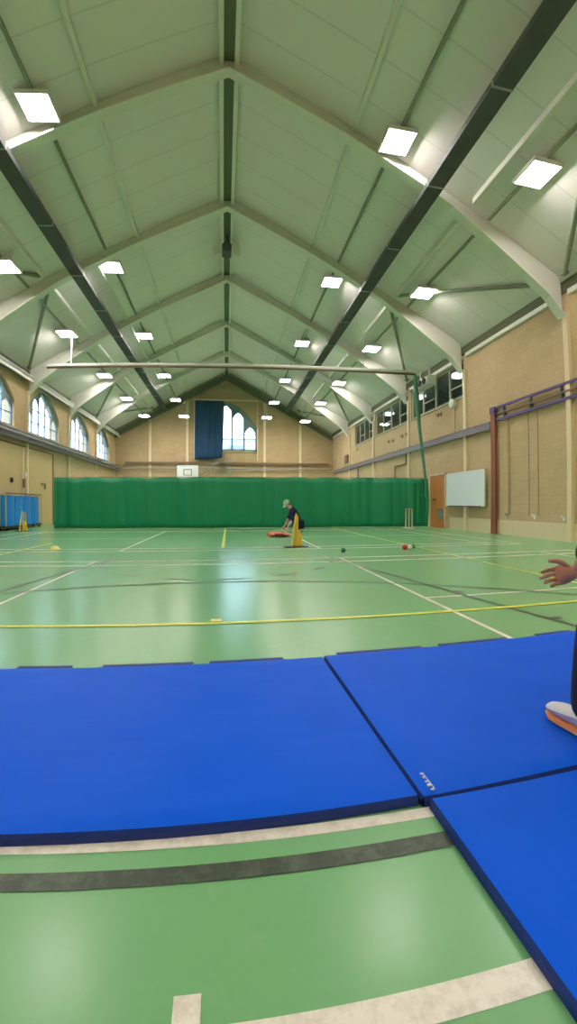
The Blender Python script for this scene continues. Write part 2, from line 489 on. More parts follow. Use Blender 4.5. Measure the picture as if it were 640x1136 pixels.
# gallery windows in the right wall
for i, (a, b) in enumerate(cl_bays):
    root = empty('window_%d' % (6+i), (WR+.1, (a+b)/2, CS), ['gallery window beside the fan heater, nearest of the right wall',
        'middle gallery window high on right wall reflecting daylight', 'farthest and smallest-looking gallery window of right wall'][i], 'window', kind='structure')
    f = MB(); n = 4 if i < 2 else 4
    for j in range(n+1):
        yy = a+(b-a)*j/n; yy = min(max(yy, a+.04), b-.04); f.box(WR+.06, WR+.14, yy-.035, yy+.035, CS, CT)
    f.box(WR+.06, WR+.14, a, b, CS, CS+.06); f.box(WR+.06, WR+.14, a, b, CT-.06, CT); 
    for j in (0, 1): f.box(WR+.07, WR+.13, a+(b-a)*(j*2)/n, a+(b-a)*(j*2+1)/n, 5.12, 5.16)
    f.build('window_frame', 'gframe', root)
    MB().box(WR+.095, WR+.101, a, b, CS, CT).build('pane', 'glassdark', root)
    MB().box(WR-.05, WR+.06, a, b, CS-.06, CS-.002).build('window_sill', 'stone', root)
# the dark gallery room behind them
gx0, gx1 = WR+TH, WR+TH+3.0
gm = MB().box(gx0, gx1, 12.2, 25.6, CS-1.2, CS-1.1).box(gx1, gx1+.1, 12.2, 25.6, CS-1.2, 6.4).box(gx0, gx1, 12.1, 12.2, CS-1.2, 6.4).box(gx0, gx1, 25.6, 25.7, CS-1.2, 6.4).box(gx0, gx1+.1, 12.1, 25.7, 6.4, 6.5)
struct(gm.build('wall_gallery', 'gallery'), 'dark gallery room behind the high right windows', 'wall')
sl = MB()
for j in range(7): sl.box(gx1-.06, gx1, 12.4, 25.4, 4.9+j*.2, 4.95+j*.2)
struct(sl.build('trim_10', 'gframe'), 'pale slats on the gallery back wall', 'trim')
for j, yy in enumerate((13.6, 15.4, 19.0, 23.0)):
    l = MB().box(gx0+.8, gx0+1.3, yy-.25, yy+.25, 6.3, 6.39).build('gallery_lamp', 'gallerylamp')
    tag(l, ['lit lamp inside gallery, seen through the pane nearest the white pillar', 'lit lamp inside gallery behind the fan heater', 'lit lamp inside middle gallery window',
            'lit lamp inside the farthest gallery window'][j], 'lamp', 'lamps in the gallery')

# doors
root = empty('door_1', (WR, 14.5, 0), 'orange wooden door in the right wall beside the curtain', 'door', kind='structure')
MB().box(WR-.05, WR-.003, 13.93, 15.02, .01, 2.0).build('door_leaf', 'door', root)
f = MB().box(WR-.07, WR-.001, 13.83, 13.92, 0, 2.08).box(WR-.07, WR-.001, 15.03, 15.12, 0, 2.08).box(WR-.07, WR-.001, 13.83, 15.12, 2.01, 2.09)
f.build('door_frame', 'wood', root)
v = MB().box(WR-.075, WR-.052, 14.05, 14.40, .34, .76)
for j in range(6): v.box(WR-.085, WR-.07, 14.07, 14.38, .38+j*.065, .40+j*.065)
v.build('vent_grille', 'grey', root)
MB().box(WR-.12, WR-.052, 14.62, 14.76, 1.05, 1.12).tube([(WR-.11, 14.7, 1.08), (WR-.11, 14.85, 1.08)], .012, 8).build('door_handle', 'brownrail', root)
root = empty('door_2', (WL, 17, 0), 'tan sliding door panel with dark edge under left windows', 'door', kind='structure')
MB().box(WL+.003, WL+.05, 12.6, 19.5, .02, 3.22).build('door_leaf', 'panelwood', root)
MB().box(WL+.003, WL+.07, 12.6, 19.6, 3.225, 3.28).box(WL+.003, WL+.07, 19.51, 19.6, 0, 3.22).build('door_frame', 'brownrail', root)
MB().box(WL+.052, WL+.075, 16.62, 16.72, .02, 3.2).build('cover_strip', 'col', root)

# ------------------------------------------------------------------ roof steelwork
PROF = [(0, 10.52), (1.3, 9.83), (2.66, 9.14), (5.1, 7.76), (7.62, 5.93), (8.02, 5.47)]
def rafter(y, s, root):
    mb = MB(); t = .03
    def X(d): return XC + s*d
    # web
    for (d0, z0), (d1, z1) in zip(PROF, PROF[1:]):
        mb.cur = 0
        mb.prism([(X(d0), z0), (X(d1), z1), (X(d1), RZ-SL*d1-.01), (X(d0), RZ-SL*d0-.01)], y-t, y+t, 'Y')
        mb.cur = 1
        mb.prism([(X(d0), z0), (X(d1), z1), (X(d1), z1-.045), (X(d0), z0-.045)], y-.12, y+.12, 'Y')
    mb.build('rafter', ['steel_web', 'steel_green'], root)
tl = ['roof truss nearest the camera, its peak above the second row of lamps', 'second pale green roof truss counting from the camera',
      'third roof truss from the camera, meeting the walls just beyond the hanging beam', 'fourth roof truss from the camera, between hanging beam and end wall',
      'farthest roof truss, closest to the end gable']
for i, yy in enumerate((8.0, 12.5, 17.0, 21.5, 26.0)):
    root = empty('roof_truss', (XC, yy, 0), tl[i], 'roof truss', 'pale green roof trusses')
    for s in (-1, 1):
        rafter(yy, s, root)
        xw = WR if s > 0 else WL
        c_ = MB().box(min(xw-s*.002, xw-s*.10), max(xw-s*.002, xw-s*.10), yy-.07, yy+.07, 0.0, 5.56)
        c_.build('column', 'col', root)
# purlins
pn = 0
def purlin(x, segs, wd, hh, label):
    mb = MB(); z = roof_z(x)
    for a, b in segs: mb.box(x-wd/2, x+wd/2, a, b, z-hh, z-.005)
    tag(mb.build('roof_purlin', 'steel_green'), label, 'purlin', 'roof purlins')
full = [(YF, 7.96), (8.04, 12.46), (12.54, 16.96), (17.04, 21.46), (21.54, 25.96), (26.04, YE)]
short = [(YF, 3.9), (4.3, 7.7), (8.3, 12.2), (12.8, 16.7), (17.3, 21.2), (21.8, 25.7), (26.3, YE)]
purlin(-2.9, full, .09, .12, 'slim pale purlin between ridge and left inner lamps')
purlin(2.68, full, .09, .12, 'slim pale purlin between ridge and right inner lamps')
purlin(-4.22, full[2:], .08, .12, 'pale purlin beside the left dark duct')
purlin(-5.62, short, .10, .14, 'broken pale purlin outside the left dark duct')
purlin(5.42, short, .10, .14, 'broken pale purlin outside the right dark duct')
# diagonal braces
bl = 0
def brace(s, xa, ya, xb, yb, label):
    a = (XC+s*xa, ya, RZ-SL*xa-.09); b = (XC+s*xb, yb, RZ-SL*xb-.09)
    mb = MB().tube([a, b], .055, 10)
    for p in (a, b): mb.box(p[0]-.07, p[0]+.07, p[1]-.07, p[1]+.07, p[2]-.01, p[2]+.088)
    tag(mb.build('roof_brace', 'conduit', smooth=True), label, 'roof brace', 'diagonal roof braces')
nm = {1: 'right', -1: 'left'}
for s in (1, -1):
    brace(s, 5.6, 4.3, 7.95, 7.75, 'diagonal brace above the picture edge pillar, %s roof slope' % nm[s])
    brace(s, 5.6, 12.1, 7.95, 8.25, 'long diagonal brace passing behind the lamp on the %s roof slope' % nm[s])
    brace(s, 5.6, 12.9, 7.95, 16.75, 'steep diagonal brace just before the hanging beam, %s roof slope' % nm[s])
    brace(s, 5.7, 21.8, 7.95, 25.7, 'short-looking diagonal brace beyond the hanging beam, %s roof slope' % nm[s])
    brace(s, 5.3, 29.8, 7.5, 26.4, 'farthest diagonal brace next to the end gable, %s roof slope' % nm[s])

# dark ducts
for s, x0_, label in ((1, 4.41, 'long dark grey duct under the right roof slope'), (-1, -4.62, 'long dark grey duct under the left roof slope')):
    root = empty('ceiling_duct', (x0_, 13, 7.9), label, 'duct', 'dark ceiling ducts')
    MB().box(x0_-.19, x0_+.19, YF+.1, YE-.4, 7.86, 7.98).build('duct_body', 'dark', root)
    yy = 2.9
    while yy < YE-1:
        MB().box(x0_-.195, x0_+.195, yy-.02, yy+.02, 7.852, 7.988).build('joint_band', 'grey', root); yy += 2.35
    for yy in (3.5, 8, 12.5, 17, 21.5, 26):
        MB().bar((x0_, yy, 7.98), (x0_, yy, 8.16), .03).build('hanger', 'grey', root)

# conduits above the lamps
for x, label in ((3.5, 'thin dark conduit above the right inner lamps'), (-3.82, 'thin dark conduit above the left inner lamps'),
                 (5.86, 'thin dark conduit above the right outer lamps'), (-6.1, 'thin dark conduit above the left outer lamps')):
    z = 10.95 - .56*abs(x-XC) - .09
    # runs just under the bottom flanges of the trusses only where it must: boxed to the underside of the roof
    mb = MB()
    for a, b in full: mb.box(x-.035, x+.035, a+.13, b-.13, z-.05, z)
    tag(mb.build('cable_conduit', 'conduit'), label, 'conduit', 'conduits above the lamps')

# ------------------------------------------------------------------ ceiling lamps
def make_lamp():
    root = empty('ceiling_lamp', (0,0,0), '', 'ceiling lamp', 'square ceiling lamps')
    h = MB().box(-.33, .33, -.33, .33, .0, .07)
    h.box(-.2, .2, -.12, .12, .07, .11)
    for a in (-1, 1): h.box(min(a*.30, a*.33), max(a*.30, a*.33), -.33, .33, -.014, 0).box(-.3, .3, min(a*.30, a*.33), max(a*.30, a*.33), -.014, 0)
    h.build('housing', 'white', root)
    MB().box(-.298, .298, -.298, .298, -.005, -.001).build('diffuser', 'lamp', root)
    MB().bar((0, 0, .105), (0, 0, .25), .05).build('hanger', 'grey', root)
    return root
lamp0 = make_lamp(); first = True
ordn = ['', 'nearest', 'second', 'third', 'fourth', 'fifth', 'farthest']
rows = {
 'right outer': [(5.86, 6.24), (5.85, 11.13), (5.86, 15.82), (5.84, 20.79), (5.85, 25.2)],
 'right inner': [(3.49, 7.45), (3.53, 13.32), (3.51, 18.97), (3.52, 24.95)],
 'left inner': [(-3.8, 7.43), (-3.83, 13.11), (-3.82, 18.72), (-3.79, 24.66)],
 'left outer': [(-6.1, 10.95), (-6.11, 15.52), (-6.15, 20.58), (-6.14, 25.1)],
}
def put_lamp(x, yy, z, label, group='square ceiling lamps'):
    global first
    o = lamp0 if first else copy_tree(lamp0)
    first = False
    o.location = (x, yy, z); o['label'] = label; o['group'] = group; return o
for row, L_ in rows.items():
    for i, (x, yy) in enumerate(L_):
        w_ = 'farthest' if i == len(L_)-1 else ordn[i+1] if i else 'nearest visible'
        put_lamp(x, yy, RZ-SL*abs(x-XC)-.25, 'lit square ceiling lamp, %s in the %s row' % (w_, row))
EY = 27.4
ends = []
for P, label in (((2.83, 29.6, 7.28), 'small-looking lit lamp near the end wall, first right of the end window'),
                 ((-3.16, 29.6, 7.24), 'small-looking lit lamp near the end wall, just left of the navy drape'),
                 ((3.50, 30.76, 8.69), 'lit lamp near the end wall, against the right gable edge'),
                 ((-3.85, 30.34, 8.60), 'lit lamp near the end wall, against the left gable edge'),
                 ((5.86, 30.4, 7.25), 'farthest lit lamp low on the right roof slope'),
                 ((-6.06, 30.0, 7.33), 'farthest lit lamp low on the left roof slope')):
    k_ = EY/P[1]; ends.append(put_lamp(P[0]*k_, EY, .9+(P[2]-.9)*k_, label))
for x, L_ in ((5.86, (1.4, -3.2)), (-6.1, (6.1, 1.3, -3.3)), (3.5, (1.7, -3.6)), (-3.82, (1.7, -3.6))):
    for yy in L_: put_lamp(x, yy, RZ-SL*abs(x-XC)-.25, 'lit square lamp overhead, above the top of the picture', 'lamps above the picture')
for c_ in ends:
    ch = MB().tube([(0, 0, .24), (0, 0, roof_z(c_.location.x)-c_.location.z-.02)], .008, 6).build('drop_rod', 'grey', None)
    ch.parent = c_

# ridge ventilator
root = empty('roof_ventilator', (XC, 14.3, 10.2), 'dark boxy ventilator with pale flaps hanging at the ridge', 'ventilator')
MB().prism([(XC-.17, 10.02), (XC+.17, 10.02), (XC+.17, 10.3), (XC, 10.42), (XC-.17, 10.3)], 14.1, 14.5, 'Y').build('ventilator_body', 'dark', root)
for s in (-1, 1):
    MB().prism([(XC+s*.2, 10.02), (XC+s*.45, 9.93), (XC+s*.5, 10.15), (XC+s*.42, 10.5), (XC+s*.2, 10.62)], 14.25, 14.29, 'Y').build('flap', 'steel_green', root)
MB().box(XC-.03, XC+.03, 14.27, 14.33, 10.4, 10.8).build('hanger', 'dark', root)

# ------------------------------------------------------------------ hanging beam, netting and green curtain
BA, BB = Vector((-6.97, 15.9, 0)), Vector((7.45, 15.1, 0))
def cp(t, z=0, off=0):
    p = BA.lerp(BB, t); n = Vector((BB.y-BA.y, -(BB.x-BA.x), 0)).normalized()
    return Vector((p.x, p.y, z)) + n*off
root = empty('suspended_track', (0, 15.5, 6.2), 'long pale horizontal track hung across the hall below the roof', 'curtain track')
MB().bar(cp(0, 6.26), cp(1, 6.24), .10, .10).build('upper_rail', 'white', root)
MB().bar(cp(0, 6.165), cp(1, 6.145), .06, .06).build('lower_rail', 'brownrail', root)
for t in (.065, .852):
    p = cp(t); ro = MB().tube([(p.x, p.y, 6.31), (p.x, p.y, roof_z(p.x)-.01)], .022, 8)
    ro.build('hanging_rod', 'white', root)
# skirt
root = empty('divider_curtain', (0, 15.5, 0), 'deep green pleated divider curtain drawn across the hall', 'curtain')
CA, CB = Vector((-6.62, 15.9, 0)), Vector((7.93, 15.1, 0))
nseg = 900; nz = 10
cdir = (CB-CA).normalized(); cn = Vector((cdir.y, -cdir.x, 0))
vs = []; fs = []
random.seed(3)
phs = [(random.uniform(0, 6.28), random.uniform(.7, 1.3)) for _ in range(6)]
def fold(u, zf):
    a = u*14.6
    r_ = .085*abs(math.sin(a*2.9*phs[0][1]+phs[0][0]+.8*math.sin(a*1.3))) + .05*abs(math.sin(a*6.1+phs[1][0]+1.2*math.sin(a*2.2))) + .05*math.sin(a*1.7+phs[2][0]) - .06
    return r_*(.75+.5*(1-zf))
for i in range(nseg+1):
    u = i/nseg; b = CA.lerp(CB, u)
    if u > .98: b = b + Vector((0, 0, 0))
    for j in range(nz+1):
        zf = j/nz
        top = 1.94 - .03*math.sin(u*14.6*2.1)**2 + .015*math.sin(u*71)
        z = .015 + (top-.015)*zf
        p = b + cn*fold(u, zf) + cdir*(.05*math.sin(zf*3.0)*(1 if u > .985 else 0))
        vs.append((p.x, p.y, z))
for i in range(nseg):
    for j in range(nz):
        a = i*(nz+1)+j; fs.append((a, a+nz+1, a+nz+2, a+1))
mb = MB(); mb.add(vs, fs); sk = mb.build('skirt', 'curtain', root, smooth=False)
for p in sk.data.polygons: p.use_smooth = True
sol = sk.modifiers.new('t', 'SOLIDIFY'); sol.thickness = .004
MB().tube([CA + Vector((0,0,1.94)), CB + Vector((0,0,1.94))], .012, 6).build('top_rope', 'net', root)
# netting (real cords)
nt_ = MB()
N = 290
for i in range(N+1):
    t = i/N; a = cp(t, 6.11); b = CA.lerp(CB, t*.985) + Vector((0,0,1.93)); nt_.bar(a, b, .0016)
for j in range(1, 84):
    f_ = j/84; a = cp(0, 6.11).lerp(CA+Vector((0,0,1.93)), f_); b = cp(1, 6.11).lerp(CB+Vector((0,0,1.93)), f_); nt_.bar(a, b, .0016)
nt_.build('netting', 'net', root)
ga = [cp(1.0, 6.08)+Vector((-.02, -.05, 0)), Vector((7.46, 15.05, 5.2)), Vector((7.55, 15.03, 4.0)), Vector((7.66, 15.0, 2.9)), Vector((7.78, 14.98, 1.9)), Vector((7.8, 14.98, 1.2))]
MB().tube(ga, [.07, .09, .07, .06, .055, .04], 9).build('gathered_netting', 'teal', root, smooth=True)

# ------------------------------------------------------------------ end wall fittings
root = empty('window_drape', (-1.4, 30.2, 8.5), 'navy blue drape covering the left half of the end window', 'drape')
vs = []; fs = []; n = 90; XA, XB = -2.42, -.30
for i in range(n+1):
    u = i/n; x = XA+(XB-XA)*u
    for j in range(13):
        v_ = j/12
        zb = 4.22 + .22*max(0, (u-.3))**1.5
        z = 8.6+(zb-8.6)*v_
        xx = x - (.14*v_**2*u if u > .5 else 0)
        vs.append((xx, 30.25+.02*math.sin(u*26)+.008*math.sin(u*61+v_*2), z))
for i in range(n):
    for j in range(12):
        a = i*13+j; fs.append((a, a+13, a+14, a+1))
mb = MB(); mb.add(vs, fs); d = mb.build('cloth', 'bluecloth', root)
for p in d.data.polygons: p.use_smooth = True
sol = d.modifiers.new('t', 'SOLIDIFY'); sol.thickness = .01
tk = MB().box(-2.5, 2.22, 30.22, 30.30, 8.62, 8.70).box(2.16, 2.22, 30.24, 30.30, 4.2, 8.62).box(-2.5, -2.45, 30.24, 30.30, 4.2, 8.62)
for x in (-2.3, 0, 2.0): tk.box(x-.03, x+.03, 30.3, YE, 8.64, 8.68)
tag(tk.build('drape_rail', 'col'), 'thin pale rail frame around the end window', 'rail')
# horizontal rails on the end wall
for z, m_, label in ((3.98, 'brownrail', 'brown horizontal rail on the end wall, upper one'), (3.55, 'railgrey', 'grey horizontal pipe on the end wall, lower one')):
    mb = MB()
    if z > 3.7: mb.box(-7.5, 7.7, 30.38, 30.46, z-.07, z+.07)
    else: mb.tube([(-8.15, 30.4, z), (7.95, 30.4, z)], .045, 10)
    for x in range(-7, 8, 2): mb.box(x-.03, x+.03, 30.44, YE, z-.02, z+.02)
    tag(mb.build('wall_rail', m_), label, 'rail')
# basketball backboard
root = empty('basketball_backboard', (-3.0, 29.2, 3.0), 'white basketball backboard with black square, peeping above the curtain', 'basketball backboard')
bx0, bx1, by, bz0, bz1 = -3.62, -2.06, 29.2, 2.66, 3.72
MB().box(bx0, bx1, by, by+.04, bz0, bz1).build('board', 'white', root, bevel=.004)
sq = MB()
for (a, b, c_, d_) in ((-3.13, -2.55, 3.36, 3.41), (-3.13, -2.55, 2.96, 3.01), (-3.13, -3.08, 3.01, 3.36), (-2.60, -2.55, 3.01, 3.36)):
    sq.box(a, b, by-.004, by-.0005, c_, d_)
for (a, b, c_, d_) in ((bx0, bx1, bz1-.03, bz1), (bx0, bx1, bz0, bz0+.03), (bx0, bx0+.03, bz0, bz1), (bx1-.03, bx1, bz0, bz1)):
    sq.box(a, b, by-.003, by-.0005, c_, d_)
sq.build('target_square', 'black', root)
ring = MB(); cx, cy, cz = -2.84, by-.38, 2.95
ring.tube([(cx+.225*math.cos(t*math.pi/12), cy+.225*math.sin(t*math.pi/12), cz) for t in range(25)], .01, 6, cap=False)
ring.box(cx-.06, cx+.06, by-.16, by-.001, cz-.04, cz+.03)
ring.build('hoop', 'orange', root)
arm = MB()
for p, q in (((-2.06, by+.05, 3.6), (-.9, 30.2, 3.95)), ((-2.06, by+.05, 2.9), (-.7, 30.2, 3.95)), ((-2.06, by+.05, 2.9), (-.9, 30.2, 2.7)), ((-2.1, by+.06, 3.6), (-2.1, by+.06, 2.8)),
             ((-3.5, by+.06, 3.6), (-2.1, by+.06, 3.6)), ((.0, 30.2, 4.4), (.0, 30.2, 2.6)), ((-.9, 30.2, 3.95), (.2, 30.2, 4.35)), ((-.9, 30.2, 3.2), (.2, 30.2, 3.2)), ((-.9, 30.2, 4.0), (-.9, 30.2, 2.6)), ((.2, 30.2, 4.4), (.2, 30.2, 2.6)), ((.0,30.2,2.6),(.2,30.2,2.6))):
    arm.bar(p, q, .06)
arm.bar((-.35, 30.2, 3.78), (-.35, YE-.002, 3.78), .05)
arm.build('support_arm', 'conduit', root)

# ------------------------------------------------------------------ left wall rail
root = empty('wall_beam', (WL, 15, 3.6), 'grey steel beam running along the left wall under the windows', 'rail')
m1 = MB().box(WL+.03, WL+.30, 4, YE-.1, 3.72, 3.78).box(WL+.12, WL+.16, 4, YE-.1, 3.48, 3.72).box(WL+.03, WL+.30, 4, YE-.1, 3.42, 3.48)
m1.build('beam_section', 'railgrey', root)
m2 = MB().tube([(WL+.36, 4, 3.62), (WL+.36, YE-.3, 3.62)], .04, 10)
for yy in range(5, 30, 3): m2.box(WL+.001, WL+.36, yy-.03, yy+.03, 3.55, 3.6)
m2.build('pipe', 'grey', root)
# left wall small fittings
tag(MB().lathe((WL+.06, 15.75, 1.85), [(.10, 0), (.10, .04), (.05, .06)], 16, 'X').build('alarm_bell', 'black', smooth=True), 'round black fitting on tan panel above blue mats', 'bell')
tag(MB().box(WL+.052, WL+.12, 16.8, 16.92, 2.05, 2.2).build('sensor_box', 'white', bevel=.01), 'small white box on the left wall above the blue mats', 'sensor')
tag(MB().box(WL+.08, WL+.13, 16.6, 16.72, 1.6, 1.95).build('switch_box', 'brownrail', bevel=.01), 'narrow brown switch box under the small white box', 'switch box')
tag(MB().box(WL+.052, WL+.10, 18.3, 18.75, 1.78, 1.86).box(WL+.052, WL+.09, 18.65, 18.75, 1.6, 1.78).build('wall_bracket', 'brownrail'), 'small brown bracket on the left wall beside the curtain', 'bracket')

# blue stored mats
lab = ['upright blue mat at the left picture edge', 'second upright blue mat from the picture edge', 'third upright blue mat, behind the yellow stumps', 'upright blue mat closest to the green curtain']
for i in range(4):
    y0_ = 14.72 + i*.66
    vs = MB(); n = 8
    x_ = WL+.32
    P = []
    for j in range(n+1):
        t = j/n; P.append((y0_+.62*t, x_+.07+.05*math.sin(math.pi*t)))
    poly = [(p[1], p[0]) for p in P] + [(x_-.12, y0_+.62), (x_-.12, y0_)]
    vs.prism(poly, .16, 1.26-.02*(i % 2), 'Z')
    tag(vs.build('stored_mat', 'bluestore', smooth=True), lab[i], 'gym mat', 'blue mats stored upright by the left wall')
root = empty('mat_trolley', (WL+.4, 16, 0), 'low dark trolley with top rail holding the upright blue mats', 'trolley')
MB().box(WL+.14, WL+.48, 14.55, 17.42, .10, .155).build('platform', 'black', root, bevel=.005)
MB().tube([(WL+.46, 14.6, 1.33), (WL+.46, 17.38, 1.33)], .025, 8).build('top_rail', 'brownrail', root)
for yy in (14.6, 17.4):
    MB().tube([(WL+.46, yy, .155), (WL+.46, yy, 1.35)], .02, 8).build('post', 'wood', root)
for yy in (14.7, 17.25):
    for xx in (WL+.18, WL+.44):
        MB().tube([(xx-.02, yy, .05), (xx+.02, yy, .05)], .05, 14).build('wheel', 'black', root)

# ------------------------------------------------------------------ right wall fittings
root = empty('whiteboard', (WR, 12.5, 1.4), 'large blank whiteboard on the right wall beside the orange door', 'whiteboard')
MB().box(WR-.104, WR-.001, 11.5, 12.3, 1.2, 1.6).box(WR-.104, WR-.001, 12.65, 13.5, 1.2, 1.6).build('wall_batten', 'wood', root)
MB().box(WR-.15, WR-.105, 11.36, 13.6, .87, 1.98).build('board', 'board', root, bevel=.003)
f = MB()
for a, b, c_, d_ in ((11.32, 13.64, 1.98, 2.02), (11.32, 13.64, .83, .87), (11.32, 11.36, .87, 1.98), (13.6, 13.64, .87, 1.98)): f.box(WR-.16, WR-.104, a, b, c_, d_)
f.build('frame', 'white', root)
MB().box(WR-.22, WR-.161, 11.5, 13.4, .825, .85).build('pen_tray', 'purple_steel', root)

# rail from the post to the end wall
root = empty('wall_beam', (WR, 20, 3.4), 'purple-grey steel beam running along the right wall above the door', 'rail')
MB().box(WR-.13, WR-.10, 11.05, 29.9, 3.23, 3.45).box(WR-.15, WR-.08, 11.05, 29.9, 3.43, 3.46).box(WR-.15, WR-.08, 11.05, 29.9, 3.22, 3.25).build('beam_section', 'railgrey', root)
b_ = MB()
for yy in (14.8, 18, 20, 23, 25, 28): b_.box(WR-.10, WR-.001, yy-.04, yy+.04, 3.28, 3.38)
b_.build('bracket', 'railgrey', root)
MB().box(WR-.2, WR-.12, 23.9, 24.02, 2.2, 3.18).build('drop_post', 'railgrey', root)
# climbing frame folded on the wall
root = empty('climbing_frame', (WR-.1, 10.9, 0), 'brown steel post and purple top rails of a folded climbing frame on the right wall', 'climbing frame')
MB().box(WR-.12, WR-.04, 10.84, 10.96, 0, 3.84).box(WR-.14, WR-.12, 10.80, 11.0, 0, 3.82).build('post', 'brown_steel', root)
MB().box(WR-.12, WR-.06, 3.2, 10.80, 3.80, 3.86).box(WR-.15, WR-.03, 10.80, 11.02, 3.66, 3.87).build('top_rail', 'purple_steel', root)
MB().box(WR-.11, WR-.06, 3.2, 10.75, 3.61, 3.66).build('middle_rail', 'brownrail', root)
MB().box(WR-.12, WR-.05, 3.2, 10.75, 3.42, 3.49).build('lower_rail', 'purple_steel', root)
for yy in (10.4, 9.28, 8.2, 7.1, 6.0):
    MB().box(WR-.115, WR-.055, yy-.025, yy+.025, 3.49, 3.80).box(WR-.055, WR-.001, yy-.02, yy+.02, 3.55, 3.6).build('bracket', 'dark', root)
for yy in (10.25, 10.18, 9.4, 9.05, 7.4):
    MB().tube([(WR-.09, yy, 3.42), (WR-.08, yy, .6)], .009, 6).build('cable', 'brownrail', root)
for yy in (10.35, 9.24, 8.22, 7.2):
    hk = MB().box(WR-.04, WR-.021, yy-.03, yy+.03, .50, .62).tube([(WR-.04, yy, .6), (WR-.11, yy, .63), (WR-.12, yy, .57)], .015, 8)
    tag(hk.build('wall_hook', 'white' if yy < 10 else 'grey'), {10.35: 'dark floor-level hook right of the brown post', 9.24: 'pale floor-level hook between two hanging cables', 8.22: 'floor-level hook beside the white pillar at the picture edge', 7.2: 'floor-level wall hook beyond the picture edge'}[yy], 'hook', 'hooks low on the right wall')
# heater
root = empty('fan_heater', (WR-.3, 15.1, 5.8), 'pale fan heater box with three dark openings under the eaves', 'fan heater')
HY0, HY1, HZ0, HZ1 = 14.5, 15.75, 5.62, 5.98
MB().prism([(WR-.42, HZ0+.12), (WR-.34, HZ0), (WR-.02, HZ0), (WR-.02, HZ1), (WR-.34, HZ1), (WR-.42, HZ1-.1)], HY0, HY1, 'Y').build('casing', 'steel_green', root)
for i in range(3):
    c_ = HY0+.25+i*.38
    MB().lathe((WR-.422, c_, (HZ0+HZ1)/2), [(.13, 0), (.13, -.03), (.10, -.04)], 18, 'X').build('vent_opening', 'black', root)
for i in range(2):
    MB().bar((WR-.2, HY0+.2+i*.8, HZ1), (WR-.2, HY0+.2+i*.8, 6.43), .03).build('hanger', 'steel_web', root)
# round speaker
root = empty('wall_speaker', (WR-.1, 13.17, 4.52), 'round cream fitting on the right wall below the gallery window', 'speaker')
MB().lathe((WR-.002, 13.17, 4.53), [(.10, 0), (.13, -.06), (.16, -.14), (.15, -.20), (.09, -.24)], 20, 'X').build('body', 'white', root, smooth=True)
MB().tube([(WR-.02, 13.25, 4.4), (WR-.02, 13.25, 3.48)], .015, 6).build('cable', 'col', root)
for i, (yy, z) in enumerate(((14.42, 4.36), (14.2, 4.35), (17.79, 4.09), (17.3, 4.11), (18.86, 4.04), (19.36, 4.07))):
    hk = MB().box(WR-.03, WR-.001, yy-.04, yy+.04, z-.07, z+.09).tube([(WR-.03, yy, z), (WR-.09, yy, z-.02), (WR-.10, yy, z+.04)], .015, 6)
    tag(hk.build('wall_hook', 'brownrail'), ['small brown hook under the fan heater, left of a pair', 'small brown hook under the fan heater, right of a pair', 'brown hook under middle gallery window, second from the green netting',
        'brown hook under middle gallery window, nearest the green netting', 'brown hook under middle gallery window, third from the netting', 'brown hook under middle gallery window, farthest from netting'][i], 'hook', 'brown hooks high on the right wall')
tag(MB().tube([(WR-.04, 17.35, 3.19), (WR-.04, 17.35, 2.75), (WR-.04, 18.6, 2.75), (WR-.04, 18.6, 1.9)], .03, 8).build('wall_pipe', 'brownrail'), 'bent brown pipe on the right wall above the curtain', 'pipe')
tag(MB().box(WR-.16, WR-.001, 26.3, 26.9, 3.72, 4.25).build('wall_box', 'brownrail', bevel=.02), 'brown box high on the right wall near end wall', 'box')
tag(MB().lathe((WR-.002, 24.4, 4.35), [(.06, 0), (.10, -.1), (.09, -.16)], 14, 'X').build('alarm_light', 'paleyellow', smooth=True), 'small pale yellow fitting under the farthest gallery window', 'light')  # small alarm light fitting, not a room lamp; emits nothing

